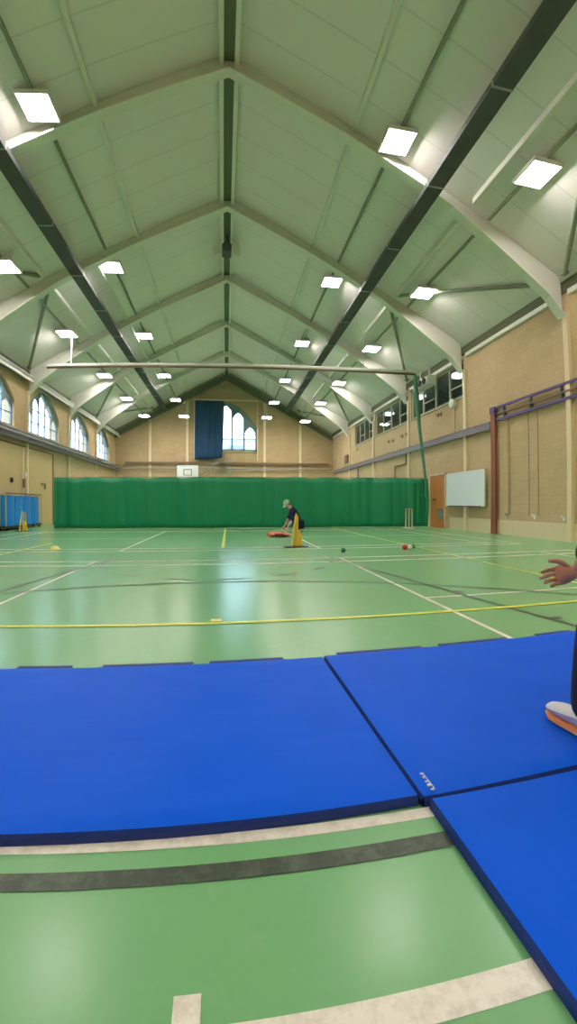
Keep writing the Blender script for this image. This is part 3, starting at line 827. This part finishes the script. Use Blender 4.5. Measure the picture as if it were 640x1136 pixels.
# ------------------------------------------------------------------ floor mats
def gym_mat(x0_, x1_, y0_, y1_, rot, label, flaps=(), h=.044):
    cx, cy = (x0_+x1_)/2, (y0_+y1_)/2
    root = empty('gym_mat', (cx, cy, 0), label, 'gym mat', 'blue gym mats on the floor')
    hx, hy = (x1_-x0_)/2, (y1_-y0_)/2
    nx, ny = 40, 30
    vs = []; fs = []
    random.seed(int(x0_*100)+5)
    for i in range(nx+1):
        for j in range(ny+1):
            u, v = i/nx, j/ny
            x = -hx+2*hx*u; yy = -hy+2*hy*v
            e = min(min(u, 1-u)*2*hx, min(v, 1-v)*2*hy)
            z = h - .010*math.exp(-e/.012) + (.0025*math.sin(x*9+cy)*math.sin(yy*13+1)-.003)*min(1, e*8)
            vs.append((x, yy, z))
    for i in range(nx):
        for j in range(ny):
            a = i*(ny+1)+j; fs.append((a, a+ny+1, a+ny+2, a+1))
    t = MB(); t.add(vs, fs)
    top = t.build('mat_cover', 'mat'); top.parent = root
    for p in top.data.polygons: p.use_smooth = True
    s = MB()
    ring = [(-hx,-hy),(hx,-hy),(hx,hy),(-hx,hy)]
    for k_ in range(4):
        a, b = ring[k_], ring[(k_+1)%4]; nseg_ = 40
        for q in range(nseg_):
            p0 = [a[m_]+(b[m_]-a[m_])*q/nseg_ for m_ in (0,1)]; p1 = [a[m_]+(b[m_]-a[m_])*(q+1)/nseg_ for m_ in (0,1)]
            nrm = ((b[1]-a[1]), -(b[0]-a[0])); ln = math.hypot(*nrm); nrm = (nrm[0]/ln*.006, nrm[1]/ln*.006)
            zt = h-.010
            s.add([(p0[0], p0[1], zt), (p1[0], p1[1], zt), (p1[0]+nrm[0], p1[1]+nrm[1], zt-.012), (p0[0]+nrm[0], p0[1]+nrm[1], zt-.012),
                   (p1[0]+nrm[0], p1[1]+nrm[1], .002), (p0[0]+nrm[0], p0[1]+nrm[1], .002)], [(0,1,2,3), (3,2,4,5)])
    sd = s.build('mat_side', 'matedge'); sd.parent = root
    for (fx, fw) in flaps:
        f_ = MB().box(fx-fw/2, fx+fw/2, hy+.004, hy+.10, .0045, .0095).box(fx-fw/2, fx+fw/2, hy+.004, hy+.010, .0045, h-.012)
        ff = f_.build('velcro_flap', 'matedge'); ff.parent = root
    root.rotation_euler.z = rot
    return root
gym_mat(-1.31, .532, 1.017, 2.178, math.radians(1.2), 'wide blue gym mat lying in front, left of the seam', [(-.05, .5), (.5, .42), (-.62, .3)])
mB = gym_mat(.549, 2.392, 1.04, 2.225, math.radians(.9), 'blue gym mat the person stands on, right of the seam', [(-.55, .55), (.1, .5), (.75, .3)])
gym_mat(.578, 1.80, -.82, 1.012, 0, 'blue gym mat at the lower right corner, nearest the camera', [])
# maker's label, faint white print in the near corner of the second mat (illegible in the photo)
lb = MB(); zt = .0445
for i in range(5):
    lb.box(-.893+.001*i, -.884+.003*(i%3), -.583+i*.019, -.577+i*.019+.003*(i%2), zt-.003, zt+.0006)
lb.box(-.880, -.8785, -.58, -.50, zt-.003, zt+.0006)
lo = lb.build('printed_label', 'white'); lo.parent = mB; tag(lo, 'faint white printed label', None)

# ------------------------------------------------------------------ small things on the floor
def stumps(loc, rz, kind, label, cat='stumps'):
    root = empty('cricket_stumps', (0,0,0), label, 'cricket stumps', 'cricket stumps')
    m_ = 'yellow' if kind == 'y' else 'wood'
    sp = .13 if kind == 'y' else .12
    MB().box(-.21, .21, -.045, .045, .0, .022).build('base', 'black' if kind == 'y' else 'wood', root, bevel=.004)
    for i in (-1, 0, 1):
        lean = .0
        s = MB().lathe((i*sp, 0, .022), [(.026, 0), (.026, .05), (.020, .07), (.020, .66), (.022, .68), (.012, .71)], 12)
        st = s.build('stump', 'paleyellow' if (kind == 'y' and i == -1) else m_, root, smooth=True)
    for i in (-.5, .5):
        MB().lathe((i*sp-.055, 0, .735), [(.004, 0), (.009, .02), (.009, .09), (.004, .11)], 8, 'X').build('bail', m_, root)
    root.location = loc; root.rotation_euler.z = rz
    return root
def tripod_stumps(loc, rz, label):
    """one-piece plastic stumps: three stumps rising from a solid spring box, seen nearly edge on"""
    root = empty('cricket_stumps', (0,0,0), label, 'cricket stumps', 'cricket stumps')
    MB().box(-.24, .24, -.12, .12, 0, .018).build('base', 'black', root, bevel=.004)
    MB().prism([(-.02, .018), (.13, .018), (.115, .24), (.06, .36), (.01, .36)], -.05, .05, 'Y').build('stump_holder', 'yellow', root, bevel=.006)
    for i in (0, 1, 2):
        t = MB().tube([(-.10+.075*i, -.06+.06*i, .018), (-.07+.06*i, -.06+.06*i, .4), (-.015+.035*i, -.06+.06*i, .71-.03*i)], [.021, .020, .017], 12)
        t.build('stump', 'paleyellow' if i == 0 else 'yellow', root, smooth=True)
    root.location = loc; root.rotation_euler.z = rz
    return root
tripod_stumps((1.42, 8.42, 0), math.radians(8), 'yellow plastic stumps standing in front of the crouching person')
tripod_stumps((-7.1, 14.45, 0), 0, 'yellow plastic stumps in front of the stored blue mats')
stumps((6.72, 14.25, 0), math.radians(-12), 'w', 'pale wooden stumps standing before the right end of the curtain')

# rebound ramp
root = empty('rebound_ramp', (1.42, 11.6, 0), 'red and orange catching ramp lying flat before the crouching person', 'catching ramp')
mb = MB(); prof = [(-.30, .012), (-.24, .05), (-.1, .10), (.08, .10), (.22, .05), (.30, .012)]
for a, b in zip(prof, prof[1:]):
    mb.prism([(a[0], a[1]), (b[0], b[1]), (b[0], b[1]-.012), (a[0], a[1]-.012)], -.55, .45, 'Y')
mb.cur = 0
rb = mb.build('ramp_body', 'orange'); rb.parent = root
mb = MB().box(-.14, .10, -.552, -.40, .02, .088); q = mb.build('dark_recess', 'darkred'); q.parent = root
for s in (-1, 1):
    q = MB().box(min(s*.29, s*.22), max(s*.29, s*.22), -.56, .45, .045, .062).build('side_strip', 'red'); q.parent = root
# dark net bag heap? -> marker items
def ball(loc, r, m_, label, name='cricket_ball'):
    mb = MB(); prof = [(r*math.sin(math.pi*i/12)+1e-4, -r*math.cos(math.pi*i/12)) for i in range(13)]
    mb.lathe((0,0,0), prof, 20); o = mb.build(name, m_, smooth=True)
    o.location = (loc[0], loc[1], r+.001); tag(o, label, 'ball', 'balls on the floor')
    sm = MB().tube([(r*math.cos(t*math.pi/12), 0, r*math.sin(t*math.pi/12)) for t in range(25)], .0022, 5, cap=False).build('seam', 'white', None); sm.parent = o
    return o
ball((2.13, 7.3), .045, 'ballgreen', 'dark green ball on the floor between court lines, by itself')
ball((3.43, 7.45), .055, 'ballred', 'red ball, first of three small balls on the right')
ball((3.55, 7.47), .05, 'white', 'white ball between a red and a green one')
ball((3.68, 7.62), .05, 'ballgreen', 'green ball beside the white ball')
mc = MB().lathe((0,0,0), [(.11, 0), (.105, .008), (.05, .062), (.03, .066), (.028, .055)], 24).build('marker_cone', 'paleyellow', smooth=True)
mc.location = (-3.54, 8.5, .001); tag(mc, 'pale yellow dome marker cone on the left court line', 'marker cone')
tp = MB().box(-.14, -.055, 3.09, 3.16, .0065, .0075).build('tape_mark', 'paleyellow'); tag(tp, 'small pale yellow square of tape on the near yellow line', 'tape')

# ------------------------------------------------------------------ outside
struct(MB().box(-70, 70, -40, 120, -.6, -.25).build('ground_outside', 'ground'), 'tarmac outside the hall', 'ground')
root = empty('building', (6, 62, 0), 'pale building seen low through the end window', 'building')
MB().box(-14, 20, 60, 70, -.25, 10.6).build('wall', 'bld', root)
MB().prism([(59.6, 10.6), (70.4, 10.6), (65, 11.2)], -14.4, 20.4, 'X').build('roof', 'grey', root)
for i in range(8):
    x = -12+i*4
    MB().box(x, x+2.4, 59.93, 59.99, 6.5, 9.6).build('window', 'bldwin', root)

# ------------------------------------------------------------------ people
def skin_mesh(name, V, E_, R_, mat, parent, sub=2, root_i=0):
    me = bpy.data.meshes.new(name); me.from_pydata([tuple(v) for v in V], E_, [])
    o = bpy.data.objects.new(name, me); col.objects.link(o)
    sk = o.modifiers.new('s', 'SKIN'); sk.use_smooth_shade = True
    for i, r in enumerate(R_):
        r = r if isinstance(r, tuple) else (r, r)
        me.skin_vertices[0].data[i].radius = r; me.skin_vertices[0].data[i].use_root = (i == root_i)
    ss = o.modifiers.new('u', 'SUBSURF'); ss.levels = sub; ss.render_levels = sub
    dg = bpy.context.evaluated_depsgraph_get(); ev = o.evaluated_get(dg)
    m2 = bpy.data.meshes.new_from_object(ev); m2.name = name
    o.modifiers.clear(); o.data = m2; m2.materials.clear(); m2.materials.append(M[mat])
    for p in m2.polygons: p.use_smooth = True
    if parent: o.parent = parent
    return o
def join_into(a, b):
    """append mesh b into a and drop b"""
    bm = bmesh.new(); bm.from_mesh(a.data)
    t = b.data.copy(); bm.from_mesh(t); bm.to_mesh(a.data); bm.free()
    bpy.data.objects.remove(b)
    for p in a.data.polygons: p.use_smooth = True
def hand_chain(w, d, s, n, side, curl, scale=1.0):
    """wrist point w, direction d to the fingers, s = towards the thumb, n = back of the hand. returns V,E,R chains"""
    d = d.normalized(); s = (s - d*s.dot(d)).normalized(); n = d.cross(s) * side
    chains = []
    k_ = scale
    offs = [(.030, .095, [.040, .026, .020]), (.010, .100, [.045, .029, .021]), (-.011, .095, [.041, .027, .020]), (-.031, .085, [.031, .021, .018])]
    palm = ([w, w+d*.03*k_, w+d*.06*k_, w+d*.088*k_], [(.022*k_, .018*k_), (.030*k_, .016*k_), (.038*k_, .015*k_), (.040*k_, .012*k_)])
    for i, (so, base, ls) in enumerate(offs):
        p = w + d*base*k_*.82 + s*so*k_; pts = [w + d*.05*k_ + s*so*.8*k_, p]
        ang = curl*(.55+.12*i)
        dd = d + s*so*1.2
        for l in ls:
            v = (dd.normalized()*math.cos(ang) - n*math.sin(ang)); p = p + v*l*k_; pts.append(p); ang += curl*.85
        chains.append((pts, [.010*k_, .0105*k_, .0092*k_, .0085*k_, .0072*k_]))
    p = w + d*.025*k_ + s*.022*k_; pts = [p]
    v = (d*.75 + s*.85 - n*.15).normalized(); p2 = p+v*.042*k_; p3 = p2 + (d*.9+s*.42-n*.25).normalized()*.034*k_; p4 = p3+(d+s*.1-n*.35).normalized()*.028*k_
    chains.append((pts+[p2, p3, p4], [.014*k_, .013*k_, .0105*k_, .0085*k_]))
    return palm, chains
def person(name, J, label, top, legm, shoem, solem, cap=None, sleeve_end=.95, sleevem=None, hand_dirs=None, curl=.35):
    """J: dict of joint positions (Vectors)"""
    P = {k_: Vector(v) for k_, v in J.items()}
    org = Vector((P['pelvis'].x, P['pelvis'].y, 0))
    root = empty(name, tuple(org), label, 'person')
    for k_ in P: P[k_] = P[k_] - org
    names = ['pelvis', 'belly', 'chest', 'neckbase', 'neck', 'headc', 'headt']
    V = []; E_ = []; R_ = []; ix = {}
    def av(n_, p, r): ix[n_] = len(V); V.append(p); R_.append(r)
    neck = P['neckbase'].lerp(P['head'], .45); up = (P['head']-P['neckbase']).normalized()
    av('pelvis', P['pelvis'], (.155, .12)); av('belly', P['pelvis'].lerp(P['chest'], .45), (.135, .105)); av('chest', P['chest'], (.165, .12))
    av('neckbase', P['neckbase'], (.085, .075)); av('neck', neck, .055)
    E_ += [(0,1), (1,2), (2,3), (3,4)]
    for s in 'lr':
        av('sh'+s, P['sh'+s], .062); av('el'+s, P['el'+s], .043); av('fm'+s, P['el'+s].lerp(P['wr'+s], .35), .042); av('wr'+s, P['wr'+s], .026)
        E_ += [(ix['chest'], ix['sh'+s]), (ix['sh'+s], ix['el'+s]), (ix['el'+s], ix['fm'+s]), (ix['fm'+s], ix['wr'+s])]
        av('hip'+s, P['hip'+s], .092); av('kn'+s, P['kn'+s], .058); av('cf'+s, P['kn'+s].lerp(P['an'+s], .35), .056); av('an'+s, P['an'+s], .036)
        av('ft'+s, P['an'+s].lerp(P['to'+s], .55)-Vector((0,0,.02)), (.032, .018))
        E_ += [(0, ix['hip'+s]), (ix['hip'+s], ix['kn'+s]), (ix['kn'+s], ix['cf'+s]), (ix['cf'+s], ix['an'+s]), (ix['an'+s], ix['ft'+s])]
    body = skin_mesh('body', V, E_, R_, 'skin', root, 2)
    # head: shaped sphere with face
    f = (Vector(J['face'])).normalized(); f = (f - up*f.dot(up)).normalized(); r = f.cross(up).normalized()
    H = P['head']
    hm = MB(); nu, nv = 28, 20; vs = []
    for j in range(nv+1):
        th = math.pi*j/nv
        for i in range(nu):
            ph = 2*math.pi*i/nu
            x, y_, z = math.sin(th)*math.cos(ph), math.sin(th)*math.sin(ph), math.cos(th)
            sx = .098; sy = .078; sz = .118
            if z < 0: t = -z; sy *= 1-.28*t; sx *= 1-.12*t
            px = x*sx; py = y_*sy; pz = z*sz
            if x > .6 and abs(z+.05) < .35: # brow/nose/cheeks
                nose = math.exp(-((y_)/.14)**2)*math.exp(-((z+.12)/.17)**2)*.024; px += nose
                sock = math.exp(-((abs(y_)-.42)/.16)**2)*math.exp(-((z-.06)/.10)**2)*.009; px -= sock
            if x > .3 and z < -.45: px += .012*math.exp(-((z+.8)/.22)**2)
            vs.append(H + f*px + r*py + up*pz)
    fs = []
    for j in range(nv):
        for i in range(nu): fs.append((j*nu+i, j*nu+(i+1)%nu, (j+1)*nu+(i+1)%nu, (j+1)*nu+i))
    hm.add(vs, fs); hd = hm.build('head', 'skin'); join_into(body, hd)
    for s in (-1, 1):
        e = MB().lathe((0,0,0), [(.0001,-.011),(.008,-.008),(.011,0),(.008,.008),(.0001,.011)], 12); eo = e.build('eye', 'eye', smooth=True); eo.parent = root
        eo.location = H + f*.083 + r*s*.031 + up*.008
        e = MB()
        for q in range(1): e.tube([H+r*s*.074-f*.005+up*.025, H+r*s*.086-f*.018+up*.02, H+r*s*.086-f*.016-up*.012, H+r*s*.076-f*.004-up*.03], [.008, .011, .010, .006], 8)
        eo = e.build('ear', 'skin', smooth=True); join_into(body, eo)
    mo = MB().tube([H+f*.083-r*.024-up*.055, H+f*.094-up*.053, H+f*.083+r*.024-up*.055], [.004, .007, .004], 8).build('mouth', 'lips', smooth=True); mo.parent = root
    hv = MB(); vs = []; nu, nv = 24, 9
    for j in range(nv+1):
        th = math.pi*.62*j/nv
        for i in range(nu):
            ph = 2*math.pi*i/nu; x, y_, z = math.sin(th)*math.cos(ph), math.sin(th)*math.sin(ph), math.cos(th)
            zz = max(z, .42) if x > .25 else z
            g_ = 1.08
            vs.append(H + f*(x*.098*g_-.004) + r*y_*.080*g_ + up*(zz*.118*g_+.002))
    fs = []
    for j in range(nv):
        for i in range(nu): fs.append((j*nu+i, j*nu+(i+1)%nu, (j+1)*nu+(i+1)%nu, (j+1)*nu+i))
    hv.add(vs, fs); ho = hv.build('hair', 'hair', smooth=True); ho.parent = root
    if cap:
        cm = MB(); vs = []
        for j in range(8):
            th = math.pi*.47*j/7
            for i in range(24):
                ph = 2*math.pi*i/24
                vs.append(H + up*.018 + f*math.sin(th)*math.cos(ph)*.118 + r*math.sin(th)*math.sin(ph)*.098 + up*math.cos(th)*.125)
        fs = [(j*24+i, j*24+(i+1)%24, (j+1)*24+(i+1)%24, (j+1)*24+i) for j in range(7) for i in range(24)]
        cm.add(vs, fs)
        a = H+up*.03+f*.10
        cm.add([a-r*.07, a+r*.07, a+r*.055+f*.075-up*.018, a-r*.055+f*.075-up*.018, a-r*.07-up*.008, a+r*.07-up*.008, a+r*.055+f*.075-up*.026, a-r*.055+f*.075-up*.026],
               [(0,1,2,3),(7,6,5,4),(0,4,5,1),(1,5,6,2),(2,6,7,3),(3,7,4,0)])
        co = cm.build('cap', cap, smooth=True); co.parent = root
    # hands
    for s in 'lr':
        dd, ss = hand_dirs[s]
        (pv, pr), ch = hand_chain(P['wr'+s], Vector(dd), Vector(ss), None, 1 if s == 'l' else -1, curl)
        w0 = P['wr'+s]; d_ = Vector(dd).normalized(); s_ = Vector(ss); s_ = (s_ - d_*s_.dot(d_)).normalized(); n_ = d_.cross(s_)
        fd = (w0 - P['el'+s]).normalized()
        pmb = MB(); vs = []
        for q, (t_, wd_, th_) in enumerate(((-.06, .027, .024), (-.02, .027, .021), (.01, .029, .019), (.035, .038, .018), (.06, .043, .016), (.082, .042, .014), (.094, .034, .008))):
            c_ = w0 + (fd if t_ < 0 else d_)*t_
            for i in range(16):
                a_ = 2*math.pi*i/16; vs.append(c_ + s_*math.cos(a_)*wd_ + n_*math.sin(a_)*th_)
        pmb.add(vs, [(q*16+i, q*16+(i+1)%16, (q+1)*16+(i+1)%16, (q+1)*16+i) for q in range(6) for i in range(16)] + [list(range(16))[::-1], [96+i for i in range(16)]])
        join_into(body, pmb.build('palm', 'skin', smooth=True))
        for pts, rr in ch:
            fm = skin_mesh('finger', pts, [(i, i+1) for i in range(len(pts)-1)], rr, 'skin', None, 2); join_into(body, fm)
    # clothes
    V = [P['pelvis'], P['pelvis'].lerp(P['chest'], .45), P['chest'], P['neckbase']]; R_ = [(.172, .138), (.158, .13), (.19, .15), (.105, .095)]
    E_ = [(0,1), (1,2), (2,3)]
    for s in 'lr':
        b_ = len(V); e = P['el'+s].lerp(P['wr'+s], sleeve_end)
        V += [P['sh'+s], P['el'+s], P['el'+s].lerp(P['wr'+s], sleeve_end*.5), e]; R_ += [.080, .064, .060, .054]
        E_ += [(2, b_), (b_, b_+1), (b_+1, b_+2), (b_+2, b_+3)]
    skin_mesh('top', V, E_, R_, top, root, 2)
    V = [P['pelvis'] + Vector((0,0,.0))]; R_ = [(.178, .142)]; E_ = []
    for s in 'lr':
        b_ = len(V); V += [P['hip'+s], P['hip'+s].lerp(P['kn'+s], .5), P['kn'+s], P['kn'+s].lerp(P['an'+s], .4), P['an'+s]-Vector((0,0,.035))]; R_ += [.112, .10, .082, .076, .066]
        E_ += [(0, b_), (b_, b_+1), (b_+1, b_+2), (b_+2, b_+3), (b_+3, b_+4)]
    skin_mesh('trousers', V, E_, R_, legm, root, 2)
    if sleevem:
        e, w_ = P['ell'], P['wrl']
        skin_mesh('arm_guard', [e.lerp(w_, .2), e.lerp(w_, .55), e.lerp(w_, .9)], [(0,1),(1,2)], [.064, .058, .046], sleevem, root, 1)
    # shoes
    for s in 'lr':
        a = P['an'+s]; t = P['to'+s]; d = Vector((t.x-a.x, t.y-a.y, 0)).normalized(); q = Vector((-d.y, d.x, 0)); z0 = t.z
        base = Vector((a.x, a.y, z0))
        sh = MB(); prof = []
        Ls = [-.085, -.07, -.03, .03, .09, .14, .175, .19]; Wd = [.018, .034, .038, .038, .046, .047, .032, .010]; Ht = [.060, .088, .098, .092, .076, .064, .052, .034]
        vs = []
        for l, w_, h_ in zip(Ls, Wd, Ht):
            for i in range(12):
                t_ = 2*math.pi*i/12; c_, s_ = math.cos(t_), math.sin(t_)
                zz = .012 + (h_-.012)*(.5+.5*s_)**.7 if s_ > -.99 else .012
                vs.append(base + d*l + q*w_*c_*(1.04 if s_ < .3 else 1.04-.40*(s_-.3)) + Vector((0,0,zz)))
        fs = [(i*12+j, i*12+(j+1)%12, (i+1)*12+(j+1)%12, (i+1)*12+j) for i in range(7) for j in range(12)] + [list(range(12))[::-1], [84+j for j in range(12)]]
        sh.add(vs, fs); so = sh.build('shoe', shoem, smooth=True); so.parent = root
        sl_ = MB(); top_ = []; 
        out = [(l, w_*1.02) for l, w_ in zip(Ls, Wd)]
        ring_ = [(l, w_) for l, w_ in out] + [(l, -w_) for l, w_ in reversed(out)]
        n_ = len(ring_)
        lo_ = [base + d*l + q*w_ + Vector((0,0,.001 + (.012 if l > .15 else 0))) for l, w_ in ring_]; hi_ = [base + d*l + q*w_ + Vector((0,0,.015)) for l, w_ in ring_]
        sl_.add(lo_+hi_, [list(range(n_))[::-1], list(range(n_, 2*n_))] + [(i, (i+1)%n_, n_+(i+1)%n_, n_+i) for i in range(n_)])
        so2 = sl_.build('sole', solem); so2.parent = so
    return root
zt = .0465
person('person', dict(
    pelvis=(1.74, .86, .86), chest=(1.72, 1.02, 1.20), neckbase=(1.71, 1.12, 1.38), head=(1.70, 1.22, 1.56), face=(-.1, 1, -.15),
    shl=(1.53, 1.06, 1.30), shr=(1.90, 1.04, 1.30), ell=(1.40, 1.17, .89), elr=(2.05, 1.12, 1.03), wrl=(1.44, 1.40, .615), wrr=(1.98, 1.38, .86),
    hipl=(1.63, .88, .84), hipr=(1.85, .88, .84), knl=(1.325, 1.18, .50), knr=(1.90, 1.22, .50), anl=(1.285, 1.155, .125), anr=(1.93, 1.02, .12),
    tol=(1.285, 1.38, zt), tor=(1.98, 1.2, zt)),
    'person at right edge in dark trousers and white shoe, hand held out', 'darkgreen', 'navy', 'shoewhite', 'sole', None, .82,
    hand_dirs={'l': ((-.88, .40, -.22), (-.3, .2, .85)), 'r': ((-.1, .9, -.4), (-1, 0, .1))}, curl=.42)
person('person', dict(
    pelvis=(2.28, 13.0, .27), chest=(2.10, 12.9, .64), neckbase=(1.98, 12.85, .80), head=(1.87, 12.8, .92), face=(-.9, -.45, -.3),
    shl=(1.98, 12.68, .70), shr=(2.08, 13.08, .74), ell=(1.99, 12.58, .42), elr=(1.95, 12.98, .45), wrl=(1.86, 12.55, .18), wrr=(1.80, 12.8, .22),
    hipl=(2.26, 12.88, .26), hipr=(2.28, 13.14, .26), knl=(2.00, 12.66, .44), knr=(2.0, 13.12, .42), anl=(2.22, 12.66, .10), anr=(2.34, 13.1, .10),
    tol=(2.05, 12.6, .002), tor=(2.16, 13.05, .002)),
    'crouching person in navy clothes and pale green cap behind the yellow stumps', 'navy', 'navy', 'white', 'black', 'capmat', .15, sleevem='sleeve',
    hand_dirs={'l': ((-.4, -.2, -.85), (-.5, .6, 0)), 'r': ((-.5, -.2, -.8), (-.5, -.6, 0))}, curl=.4)

# ------------------------------------------------------------------ world
sc = bpy.context.scene
wd = bpy.data.worlds.new('sky'); sc.world = wd; wd.use_nodes = True
nt = wd.node_tree; bg = nt.nodes['Background']
tc = nt.nodes.new('ShaderNodeTexCoord')
nz_ = noise(nt, tc.outputs['Generated'], 3, 4)
L(nt, mix(nt, nz_, (.52, .76, 1.0), (.70, .86, 1.0)), bg.inputs[0]); bg.inputs[1].default_value = 9.0

# ------------------------------------------------------------------ camera (wide phone lens, slight barrel distortion)
cam = bpy.data.cameras.new('camera'); co = bpy.data.objects.new('camera', cam); col.objects.link(co)
R_ = Vector((0.988982247790889, -0.14802770651008249, -0.0013826278767182715))
U_ = Vector((0.004134556421121123, 0.018284536403037642, 0.999824275146251))
F_ = Vector((0.1479764136532615, 0.9888141755830014, -0.0186951108161456))
mw_ = Matrix(((R_.x, U_.x, -F_.x, 0), (R_.y, U_.y, -F_.y, 0), (R_.z, U_.z, -F_.z, .9), (0,0,0,1)))
co.matrix_world = mw_
PERSP_TEST = False
if PERSP_TEST:
    cam.sensor_fit = 'HORIZONTAL'; cam.sensor_width = 36; cam.lens = 36*470/640
else:
    cam.type = 'PANO'; cam.panorama_type = 'FISHEYE_LENS_POLYNOMIAL'
    cam.sensor_fit = 'VERTICAL'; cam.sensor_width = 36; cam.sensor_height = 36*1136/640
    cam.fisheye_polynomial_k0 = 0
    cam.fisheye_polynomial_k1 = -0.03965493205186547
    cam.fisheye_polynomial_k2 = 2.4212486492211948e-05
    cam.fisheye_polynomial_k3 = 1.216792866786216e-05
    cam.fisheye_polynomial_k4 = -1.420267344974585e-07
    cam.fisheye_fov = 3.1
cam.clip_start = .02; cam.clip_end = 400
sc.camera = co
sc.view_settings.view_transform = 'Standard'; sc.view_settings.look = 'None'
sc.view_settings.exposure = 0; sc.view_settings.gamma = 1; sc.view_settings.use_curve_mapping = False
sc.cycles.use_denoising = True
sc.cycles.max_bounces = 8; sc.cycles.diffuse_bounces = 5; sc.cycles.transparent_max_bounces = 12
sc.cycles.sample_clamp_indirect = 8
